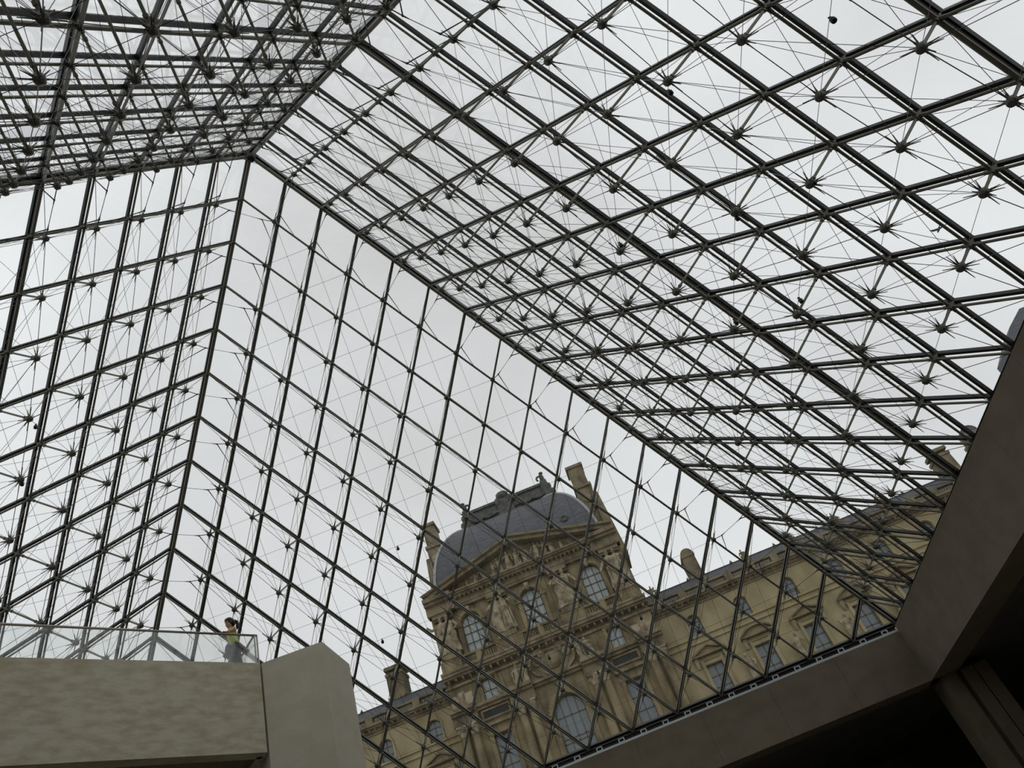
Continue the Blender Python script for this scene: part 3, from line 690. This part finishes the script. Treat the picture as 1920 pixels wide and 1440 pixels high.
def pavilion():
    r = tag(empty('domed_pavilion', (XC, 68, 0)), 'tall stone palace pavilion with a carved pediment and dark slate dome', 'building')
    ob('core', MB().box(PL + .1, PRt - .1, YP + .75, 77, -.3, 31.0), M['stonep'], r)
    wx = (XC - 6.8, XC, XC + 6.8)
    e = [PL, XC - 3.4, XC + 3.4, PRt]
    wb = MB(); wall_cell(wb, PL, PRt, -.3, 8.0, YP)
    ops = [(wx[0] - .88, wx[0] + .88, 8.6, 15.35, 0), (wx[1] - 1.5, wx[1] + 1.5, 8.2, 14.95, 1.5), (wx[2] - .88, wx[2] + .88, 8.6, 15.35, 0)]
    for k in range(3): wall_cell(wb, e[k], e[k + 1], 8.0, 18.0, YP, ops[k], .6)
    for k in range(3): wall_cell(wb, e[k], e[k + 1], 18.0, 22.2, YP, (wx[k] - .72, wx[k] + .72, 18.75, 20.7, .12) if k != 1 else None, .5)
    for k in range(3): wall_cell(wb, e[k], e[k + 1], 22.2, 29.5, YP + .15, (wx[k] - 1.08, wx[k] + 1.08, 24.0, 27.1, 1.07), .55)
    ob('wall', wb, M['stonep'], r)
    # windows
    window(r, wx[0] - .88, wx[0] + .88, 8.6, 15.35, 0, 2, [9.9, 11.2, 12.5, 13.8], YP + .42, .1)
    window(r, wx[2] - .88, wx[2] + .88, 8.6, 15.35, 0, 2, [9.9, 11.2, 12.5, 13.8], YP + .42, .1)
    window(r, wx[1] - 1.5, wx[1] + 1.5, 8.2, 14.95, 1.5, 4, [10.4, 12.2, 12.6, 14.6], YP + .42, .1)
    for k in (0, 2): window(r, wx[k] - .72, wx[k] + .72, 18.75, 20.7, .12, 2, [19.7], YP + .36, .09, pale=True)
    for k in range(3): window(r, wx[k] - 1.08, wx[k] + 1.08, 24.0, 27.1, 1.07, 3, [25.05, 26.1, 27.0], YP + .5, .11, pale=True)
    # window surrounds, upper storey and big arch
    for k in range(3):
        b = MB(); ap = arch_pts(wx[k] - 1.3, wx[k] + 1.3, 27.1, 1.3, 14)
        for p, q in zip(ap[:-1], ap[1:]): b.bar((p[0], YP + .08, p[1]), (q[0], YP + .08, q[1]), .34, .34, (0, 1, 0))
        for sd in (-1, 1):
            b.box(wx[k] + sd * 1.33 - .2, wx[k] + sd * 1.33 + .2, YP - .08, YP + .2, 24.0, 27.0); b.box(wx[k] + sd * 1.36 - .3, wx[k] + sd * 1.36 + .3, YP - .18, YP + .2, 26.9, 27.15)
        ob('arched_surround', b, M['stonep'], r)
        ob('keystone', MB().hexa([(wx[k] - .16, YP - .2, 28.0), (wx[k] + .16, YP - .2, 28.0), (wx[k] + .16, YP + .2, 28.0), (wx[k] - .16, YP + .2, 28.0), (wx[k] - .26, YP - .3, 28.8), (wx[k] + .26, YP - .3, 28.8), (wx[k] + .26, YP + .2, 28.8), (wx[k] - .26, YP + .2, 28.8)]), M['carved'], r)
    b = MB(); ap = arch_pts(wx[1] - 1.8, wx[1] + 1.8, 14.95, 1.8, 16)
    for p, q in zip(ap[:-1], ap[1:]): b.bar((p[0], YP - .02, p[1]), (q[0], YP - .02, q[1]), .5, .4, (0, 1, 0))
    for sd in (-1, 1): b.box(wx[1] + sd * 1.8 - .25, wx[1] + sd * 1.8 + .25, YP - .2, YP + .1, 8.0, 14.9)
    ob('arched_surround', b, M['stonep'], r)
    for k in (0, 2):
        b = MB()
        for sd in (-1, 1): b.box(wx[k] + sd * 1.08 - .2, wx[k] + sd * 1.08 + .2, YP - .18, YP + .1, 8.0, 15.4)
        b.box(wx[k] - 1.4, wx[k] + 1.4, YP - .22, YP + .1, 15.4, 15.75); b.box(wx[k] - 1.6, wx[k] + 1.6, YP - .5, YP + .1, 16.2, 16.45); b.box(wx[k] - 1.3, wx[k] + 1.3, YP - .12, YP + .1, 15.75, 16.2)
        ob('window_surround', b, M['stonep'], r)
        b = MB()
        for sd in (-1, 1): b.box(wx[k] + sd * .9 - .16, wx[k] + sd * .9 + .16, YP - .14, YP + .1, 18.7, 20.9)
        b.box(wx[k] - 1.1, wx[k] + 1.1, YP - .16, YP + .1, 20.85, 21.1); b.box(wx[k] - 1.15, wx[k] + 1.15, YP - .3, YP + .1, 18.5, 18.72)
        ob('window_surround', b, M['stonep'], r)
        ob('frieze_panel', MB().box(wx[k] - 1.3, wx[k] + 1.3, YP - .13, YP + .1, 17.05, 17.72), M['darkpanel'], r)
        ob('panel_frame', MB().box(wx[k] - 1.5, wx[k] + 1.5, YP - .2, YP + .1, 17.72, 17.9).box(wx[k] - 1.5, wx[k] + 1.5, YP - .2, YP + .1, 16.87, 17.05).box(wx[k] - 1.5, wx[k] - 1.3, YP - .2, YP + .1, 17.05, 17.72).box(wx[k] + 1.3, wx[k] + 1.5, YP - .2, YP + .1, 17.05, 17.72), M['stonep'], r)
    # paired columns with capitals
    for cx in (XC - 10.3, XC - 9.25, XC - 4.35, XC - 3.3, XC + 3.3, XC + 4.35, XC + 9.25, XC + 10.3):
        b = MB(); b.loft([((cx, YP - .35, z), (q, 0, 0), (0, q, 0)) for z, q in ((8.3, .52), (8.5, .52), (8.55, .43), (12.3, .43), (15.9, .37), (16.0, .42), (16.05, .37))], 14); b.box(cx - .55, cx + .55, YP - .9, YP + .1, 7.6, 8.3)
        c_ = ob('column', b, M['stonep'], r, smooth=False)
        cb_ = MB().loft([((cx, YP - .35, z), (q, 0, 0), (0, q, 0)) for z, q in ((16.05, .38), (16.3, .44), (16.55, .5), (16.85, .64))], 8); cb_.box(cx - .6, cx + .6, YP - .95, YP + .1, 16.85, 17.02)
        for a in range(8): an = a * pi / 4; cb_.ball((cx + .52 * cos(an), YP - .35 + .52 * sin(an), 16.6), (.12, .12, .16), 5, 3)
        ob('capital', cb_, M['carved'], c_)
    # entablature over the columns, breaking forward over each pair
    cornice(r, PL - .1, PRt + .1, [(18.0, 18.3, YP - .35, YP + .3), (18.3, 18.55, YP - .6, YP + .3)])
    for cx in (XC - 9.8, XC - 3.85, XC + 3.85, XC + 9.8):
        cornice(r, cx - 1.25, cx + 1.25, [(17.02, 17.4, YP - .9, YP + .2), (17.4, 17.95, YP - .82, YP + .2), (17.95, 18.2, YP - 1.2, YP + .2), (18.2, 18.58, YP - 1.5, YP + .2)], 'stoneb', 'entablature_block')
    # central carved cartouche over the arch: oval frame, shield and flanking figures
    b = MB(); n = 20
    P_ = [(XC + 2.35 * cos(2 * pi * k / n), 20.1 + 1.55 * sin(2 * pi * k / n)) for k in range(n)]
    for p, q in zip(P_, P_[1:] + P_[:1]): b.bar((p[0], YP - .12, p[1]), (q[0], YP - .12, q[1]), .28, .3, (0, 1, 0))
    ct = ob('cartouche', b, M['stoneb'], r)
    ob('shield', MB().loft([((XC, YP - y_, 20.1), (a, 0, 0), (0, 0, c)) for y_, a, c in ((-.05, 1.3, 1.0), (.15, 1.15, .9), (.35, .75, .6), (.42, .2, .15))], 14), M['stoneb'], ct)
    for k, (dx, dz) in enumerate(((-1.6, .2), (1.6, .2), (-.9, .95), (.9, .95))): ob('scroll', MB().loft([((XC + dx, YP - .05 - t, 20.1 + dz), (q, 0, 0), (0, 0, q)) for t, q in ((0, .42), (.15, .4), (.25, .22), (.3, .2), (.38, .1))], 10), M['carved'], ct)
    for k, cx in enumerate((XC - 3.5, XC + 3.5)):
        for m_ in range(2): ob('attic_figure', shift(figure(2.2, 11 + 3 * k + m_, .12 * (1 - 2 * k), .9), (cx + .9 * (m_ - .5), YP - .5, 18.6)), M['carved'], r)
    for k, cx in enumerate((XC - 9.6, XC + 9.6)):     # pale carved blocks above the outer columns
        ob('trophy', MB().box(cx - 1.1, cx - .35, YP - .9, YP + .1, 18.7, 19.9).box(cx + .35, cx + 1.1, YP - .9, YP + .1, 18.7, 19.9).box(cx - .35, cx + .35, YP - .55, YP + .1, 18.7, 20.3), M['carved'], r)
    # main cornice under the top storey
    cornice(r, PL - .15, PRt + .15, [(21.0, 21.25, YP - .25, YP + .3), (21.7, 21.9, YP - .85, YP + .4), (21.9, 22.2, YP - 1.1, YP + .4), (22.2, 22.42, YP - 1.2, YP + .4)])
    modillions(r, PL, PRt, 21.4, 21.72, YP - .7, YP, .75, .2)
    # balcony band with pierced panels
    zz0, zz1 = 22.42, 23.72
    ob('balcony_base', MB().box(PL, PRt, YP - .75, YP + .2, zz0, zz0 + .3), M['stonep'], r)
    ob('balcony_rail', MB().box(PL, PRt, YP - .75, YP - .3, zz1 - .22, zz1), M['stonep'], r)
    solid = [(PL, wx[0] - 1.9), (wx[0] - .3, wx[0] + .3), (wx[0] + 1.9, wx[1] - 1.9), (wx[1] - .3, wx[1] + .3), (wx[1] + 1.9, wx[2] - 1.9), (wx[2] - .3, wx[2] + .3), (wx[2] + 1.9, PRt)]
    for a, b_ in solid: ob('balcony_pier', MB().box(a, b_, YP - .72, YP - .3, zz0 + .3, zz1 - .22), M['stonep'], r)
    for (a0, a1), (b0, b1) in zip(solid[:-1], solid[1:]): baluster_row(r, a1, b0, zz0 + .3, zz1 - .22, YP - .52, .24)
    # caryatid groups between the top windows
    for k, cx in enumerate((XC - 9.55, XC - 3.4, XC + 3.6, XC + 9.55)):
        pd = ob('figure_pedestal', MB().box(cx - 1.05, cx + 1.05, YP - .85, YP + .2, 23.72, 24.3), M['stoneb'], r)
        for m_ in range(2): ob('caryatid', shift(figure(4.3, 80 + 2 * k + m_, .05 * (1 - 2 * m_), .8), (cx + 1.1 * (m_ - .5), YP - .35, 24.35), 1.0), M['carved'], r)
        ob('trophy', MB().ball((cx, YP - .1, 26.0), (.75, .4, 1.0), 8, 5).ball((cx - .4, YP - .3, 25.0), (.4, .3, .5), 6, 4).ball((cx + .4, YP - .3, 27.2), (.35, .3, .4), 6, 4), M['carved'], r)
        cornice(r, cx - 1.1, cx + 1.1, [(28.55, 28.95, YP - .55, YP + .2), (28.35, 28.55, YP - .3, YP + .2)], 'stoneb', 'entablature_block')
    # top entablature
    cornice(r, PL - .1, PRt + .1, [(28.95, 29.25, YP - .35, YP + .4), (29.25, 29.45, YP - .42, YP + .4), (29.45, 30.0, YP - .3, YP + .4), (30.0, 30.2, YP - .8, YP + .4), (30.2, 30.4, YP - 1.05, YP + .4), (30.4, 30.6, YP - 1.2, YP + .6)])
    for sd in (-1, 1):
        cornice(r, XC + sd * 9.5 - 1.55, XC + sd * 9.5 + 1.55, [(28.95, 29.95, YP - .75, YP + .3), (29.95, 30.25, YP - 1.25, YP + .3), (30.25, 30.7, YP - 1.55, YP + .5)], 'stoneb', 'entablature_block')
    modillions(r, PL, PRt, 29.78, 30.02, YP - .78, YP - .2, .5, .18)
    # pediment
    apz = 33.85; b = MB()
    for sd in (-1, 1):
        b.bar((XC + sd * 10.9, YP - .2, 30.8), (XC, YP - .2, apz), .42, 2.0, (0, 1, 0)); b.bar((XC + sd * 11.0, YP - .3, 31.05), (XC, YP - .3, apz + .3), .2, 2.4, (0, 1, 0))
    pd = ob('pediment', b, M['stoneb'], r)
    ob('gilded_edge', MB().bar((XC - 11.1, YP - 1.5, 31.1), (XC, YP - 1.5, apz + .33), .16, .12, (0, 1, 0)).bar((XC + 11.1, YP - 1.5, 31.1), (XC, YP - 1.5, apz + .33), .16, .12, (0, 1, 0)), M['stonep'], pd)
    ob('tympanum', MB().poly([(XC - 10.6, 30.55), (XC + 10.6, 30.55), (XC, apz)], YP + .05, YP + .9), M['stoneb'], pd)
    rr = random.Random(3)
    for k in range(17):
        t = -1 + 2 * (k + .5) / 17; hh = (1 - abs(t)) * 3.0 + .3
        if abs(t) < .82: ob('relief_figure', shift(figure(min(hh, 2.45) * rr.uniform(.82, 1.0), 100 + k, rr.uniform(-.18, .18), 1.0), (XC + t * 8.6, YP - .22, 30.62)), M['carved'], pd)
    # slate dome: four-sided curved roof with pale lead hips
    n = 12; Z0 = 30.9
    ring = []
    for k in range(n + 1):
        t = radians(82) * k / n; w = 3.3 + 6.55 * cos(t) ** .85; hy = 1.6 + 6.4 * cos(t) ** .85; ring.append((w, hy, Z0 + 10.6 * sin(t)))
    CY = 69.0; b = MB(); hp = MB(); vs = []; fs = []
    for (w, hy, z) in ring: vs += [(XC - w, CY - hy, z), (XC + w, CY - hy, z), (XC + w, CY + hy, z), (XC - w, CY + hy, z)]
    for k in range(n):
        for a in range(4): fs.append((4 * k + a, 4 * k + (a + 1) % 4, 4 * k + 4 + (a + 1) % 4, 4 * k + 4 + a))
    fs.append((4 * n, 4 * n + 1, 4 * n + 2, 4 * n + 3)); b.add(vs, fs)
    dm = ob('dome', b, M['slate'], r)
    for a in range(4):
        hp = MB().path([V(vs[4 * k + a]) for k in range(n + 1)], .17, 6); ob('lead_hip', hp, M['leadl'], dm)
    w, hy, z = ring[-1]
    ob('lead_roll', MB().path([V((XC - w, CY - hy, z)), V((XC + w, CY - hy, z))], .16, 6), M['leadl'], dm)
    ob('roundel', MB().loft([(V((7.47, 61.5, 35.15)) + V((0, -.95, .3)) * q_, (s_, 0, 0), (0, .3 * s_, .95 * s_)) for q_, s_ in ((-.5, .5), (.12, .5), (.2, .42), (.14, .3), (.0, .28))], 12), M['lead'], dm)
    # lead cresting along the front of the dome top
    zc = z; yc = CY - hy
    L0, L1 = XC - 4.6, XC + 5.9
    b = MB().box(L0, L1, yc - .25, yc + .35, zc - .3, zc + .5); b.box(L0 + .2, L1 - .2, yc - .45, yc + .4, zc + .5, zc + .8); b.box(L0, L1, yc - .2, yc + .2, zc + .8, zc + 1.9); b.box(L0 - .1, L1 + .1, yc - .4, yc + .4, zc + 1.9, zc + 2.25)
    cr = ob('cresting', b, M['lead'], r)
    for sx, sg in ((L0, 1), (L1, -1)):
        e_ = MB().hexa([(sx - .75, yc - .4, zc - .4), (sx + .75, yc - .4, zc - .4), (sx + .75, yc + .4, zc - .4), (sx - .75, yc + .4, zc - .4), (sx - .4, yc - .35, zc + 2.6), (sx + .4, yc - .35, zc + 2.6), (sx + .4, yc + .35, zc + 2.6), (sx - .4, yc + .35, zc + 2.6)])
        pts = [V((sx + sg * (.35 + .45 * cos(a) * (1 - .04 * i)), yc - .1, zc + 3.0 + .45 * sin(a) * (1 - .04 * i))) for i, a in enumerate([pi + .5 - k * .5 for k in range(10)])]
        e_.path(pts, .13, 6); e_.ball((sx, yc, zc + 3.1), (.32, .3, .55), 7, 5); e_.ball((sx - sg * .1, yc, zc + 3.75), (.3, .25, .22), 7, 4); e_.ball((sx - sg * .75, yc - .2, zc + .5), (.35, .3, .6), 7, 4); e_.ball((sx - sg * .5, yc - .2, zc + 1.5), (.3, .3, .5), 7, 4)
        ob('crest_scroll', e_, M['lead'], cr)
    cm_ = (L0 + L1) / 2 - .2
    m_ = MB().hexa([(cm_ - 1.1, yc - .6, zc - .2), (cm_ + 1.1, yc - .6, zc - .2), (cm_ + 1.1, yc + .4, zc - .2), (cm_ - 1.1, yc + .4, zc - .2), (cm_ - .8, yc - .5, zc + 2.6), (cm_ + .8, yc - .5, zc + 2.6), (cm_ + .8, yc + .4, zc + 2.6), (cm_ - .8, yc + .4, zc + 2.6)])
    m_.ball((cm_, yc - .4, zc + 2.7), (.85, .4, .55), 9, 5).ball((cm_ - .8, yc - .4, zc + 1.9), (.4, .35, .6), 7, 4).ball((cm_ + .8, yc - .4, zc + 1.9), (.4, .35, .6), 7, 4)
    ob('crest_shield', m_, M['lead'], cr)
    for k in range(6):
        x = L0 + 1.2 + k * (L1 - L0 - 2.4) / 5
        if abs(x - cm_) > 1.2: ob('crest_swag', MB().path([V((x - .8 + .4 * q_, yc - .5, zc + .55 - .25 * sin(pi * q_ / 4))) for q_ in range(5)], .14, 5), M['lead'], cr)
    # chimneys either side of the dome
    for sd, x0, x1 in ((-1, XC - 11.0, XC - 9.3), (1, XC + 9.3, XC + 11.4)):
        b = MB().box(x0, x1, 68.5, 71.0, 31, 42.3); b.box(x0 - .12, x1 + .12, 68.3, 71.2, 42.3, 42.7); b.box(x0 + .1, x1 - .1, 68.6, 70.9, 42.7, 45.6); b.box(x0 - .1, x1 + .1, 68.4, 71.1, 45.6, 46.0); b.box(x0 - .02, x1 + .02, 68.45, 71.05, 38.6, 38.9)
        c_ = ob('chimney', b, M['stoneb'], r)
        xo = x1 if sd > 0 else x0
        ob('chimney_buttress', MB().hexa([(xo - .6, 66.2, 30.9), (xo + .6, 66.2, 30.9), (xo + .6, 71.0, 30.9), (xo - .6, 71.0, 30.9), (xo - .4, 68.4, 41.0), (xo + sd * .12 + .0 + .3, 68.4, 41.0), (xo + sd * .12 + .3, 71.0, 41.0), (xo - .4, 71.0, 41.0)]), M['stoneb'], c_)
        ob('chimney_medallion', MB().loft([(((x0 + x1) / 2, 68.5 - t, 40.6), (q, 0, 0), (0, 0, q * 1.2)) for t, q in ((0, .55), (.12, .5), (.2, .25))], 10), M['carved'], c_)
    # stepped parapet blocks at the ends of the pediment
    for sd in (-1, 1):
        ob('parapet_block', MB().box(XC + sd * 10.2 - .8, XC + sd * 10.2 + .8, YP + .2, YP + 3, 30.6, 31.9).box(XC + sd * 10.0 - .6, XC + sd * 10.0 + .6, YP + .4, YP + 2.8, 31.9, 32.4), M['stoneb'], r)
pavilion()

# far corner pavilion glimpsed at the right edge
fp = tag(empty('corner_pavilion', (88, 83, 0)), 'distant blue-grey slate roof of a corner pavilion at the right edge', 'building')
ob('wall', MB().box(75.6, 104.4, 80.3, 85.7, -.3, 38.0), M['stoneb'], fp)
ob('cornice', MB().box(75.2, 104.8, 79.9, 86.1, 38.0, 38.8), M['stoneb'], fp)
rb_ = MB(); rg = [(75.5, 80.2, 38.8), (75.2, 80.1, 42.9), (75.8, 80.2, 43.1), (75.8, 80.4, 45.0), (79.0, 81.2, 48.2), (83.0, 82.0, 51.0)]
vs = []
for (x, y, z) in rg: vs += [(x, y, z), (180 - x, y, z), (180 - x, 166 - y, z), (x, 166 - y, z)]
n = len(rg); rb_.add(vs, [(4 * k + a, 4 * k + (a + 1) % 4, 4 * k + 4 + (a + 1) % 4, 4 * k + 4 + a) for k in range(n - 1) for a in range(4)] + [(4 * n - 4, 4 * n - 3, 4 * n - 2, 4 * n - 1)])
ob('roof', rb_, M['slate'], fp)
c_ = ob('chimney', MB().box(61.4, 63.7, 80, 81.5, 0, 35.0).box(61.1, 64.0, 79.8, 81.7, 33.2, 33.6), M['stoneb'], fp)
ob('chimney_cap', MB().poly([(61.4, 35.0), (63.7, 35.0)] + arch_pts(61.4, 63.7, 35.0, 1.0, 8)[::-1], 80, 81.5), M['slate'], c_)
ob('link_block', MB().box(58, 75.5, 80, 86, -.3, 28.0), M['stoneb'], fp)

# ================================================================ SMALL THINGS
def unproject(px, py, depth_plane):
    d = V(RX) * ((px - 960) / 1435.167) + V(RY) * ((py - 720) / 1435.167) + V(RZ)
    n, p0 = depth_plane; c = V(CP)
    return c + d * ((p0 - c).dot(n) / d.dot(n))
SPOTS = (('right', ((1582, 28, 'at the top edge'), (1294, 165, 'highest but one on the right'), (1568, 337, 'in the upper right field'), (1333, 404, 'in the middle right field'), (1152, 456, 'nearest the long slanting ridge'),
                    (1551, 564, 'lower right of centre'), (1345, 600, 'just above the heavy slanting bar'), (1527, 745, 'lowest on the right'))),
         ('left', ((60, 800, 'upper one at the left edge'), (43, 905, 'lower one at the left edge'))),
         ('back', ((745, 1025, 'against sky left of the dome'), (716, 1191, 'against sky above the left wing'), (1203, 1165, 'in front of the pavilion attic window'), (1028, 1228, 'in front of the carved cartouche'))))
for side, spots in SPOTS:
    F = FC[side]; segs = []
    for s_ in range(3, NN):
        for i in range(1, s_ - 1): segs.append((F['hb'](i, s_ - i), F['hb'](i + 1, s_ - i - 1)))
    for (sx, sy, where) in spots:
        c = V(CP); d = (unproject(sx, sy, (F['nin'], APEX)) - c).normalized(); best = None
        for a_, b_ in segs:
            for k in range(1, 20):
                q = a_.lerp(b_, k / 20); v_ = q - c; dist = (v_ - d * v_.dot(d)).length
                if best is None or dist < best[0]: best = (dist, q)
        p = best[1] - V((0, 0, .11))
        t = tag(empty('spotlight', p), 'small black spotlight on a cable, ' + where, 'spotlight', 'spotlights on the pyramid cables')
        ob('lamp_head', MB().loft([(p + V((0, 0, z)), (r_, 0, 0), (0, r_, 0)) for z, r_ in ((-.07, .03), (-.05, .055), (.02, .058), (.06, .04), (.075, .015))], 8), M['lamp'], t)
        ob('clip', MB().tube(p + V((0, 0, .06)), p + V((0, 0, .125)), .012, n=5).bar(p + V((-.03, 0, .11)), p + V((.03, 0, .11)), .02, .03, (0, 0, 1)), M['lamp'], t)
bp = V((17.71, 0, 0)); p = unproject(1760, 430, (V((1, 0, 0)), V((34, 0, 0))))
bd = tag(empty('gull', p), 'small grey bird gliding in the sky beyond the right glass wall', 'bird')
ob('body', MB().loft([(p + V((0, y, 0)), (r_, 0, 0), (0, 0, r_)) for y, r_ in ((-.26, .012), (-.2, .04), (-.08, .07), (.05, .075), (.16, .05), (.22, .045), (.27, .012))], 8), M['bird'], bd, smooth=True)
for sd in (-1, 1):
    q = [(0, -.08, .03), (sd * .28, -.02, .11), (sd * .62, -.16, .05), (sd * .28, .14, .11), (0, .1, .03)]
    q = [p + V(v_) for v_ in q]; w_ = MB(); k = len(q)
    w_.add([v_ + V((0, 0, .012)) for v_ in q] + [v_ - V((0, 0, .012)) for v_ in q], [tuple(range(k)), tuple(range(2 * k - 1, k - 1, -1))] + [(i, k + i, k + (i + 1) % k, (i + 1) % k) for i in range(k)])
    ob('wing', w_, M['bird'], bd)
ob('tail', MB().hexa([p + V(v_) for v_ in ((-.03, -.24, -.008), (.03, -.24, -.008), (.07, -.4, -.008), (-.07, -.4, -.008), (-.03, -.24, .008), (.03, -.24, .008), (.07, -.4, .008), (-.07, -.4, .008))]), M['bird'], bd)
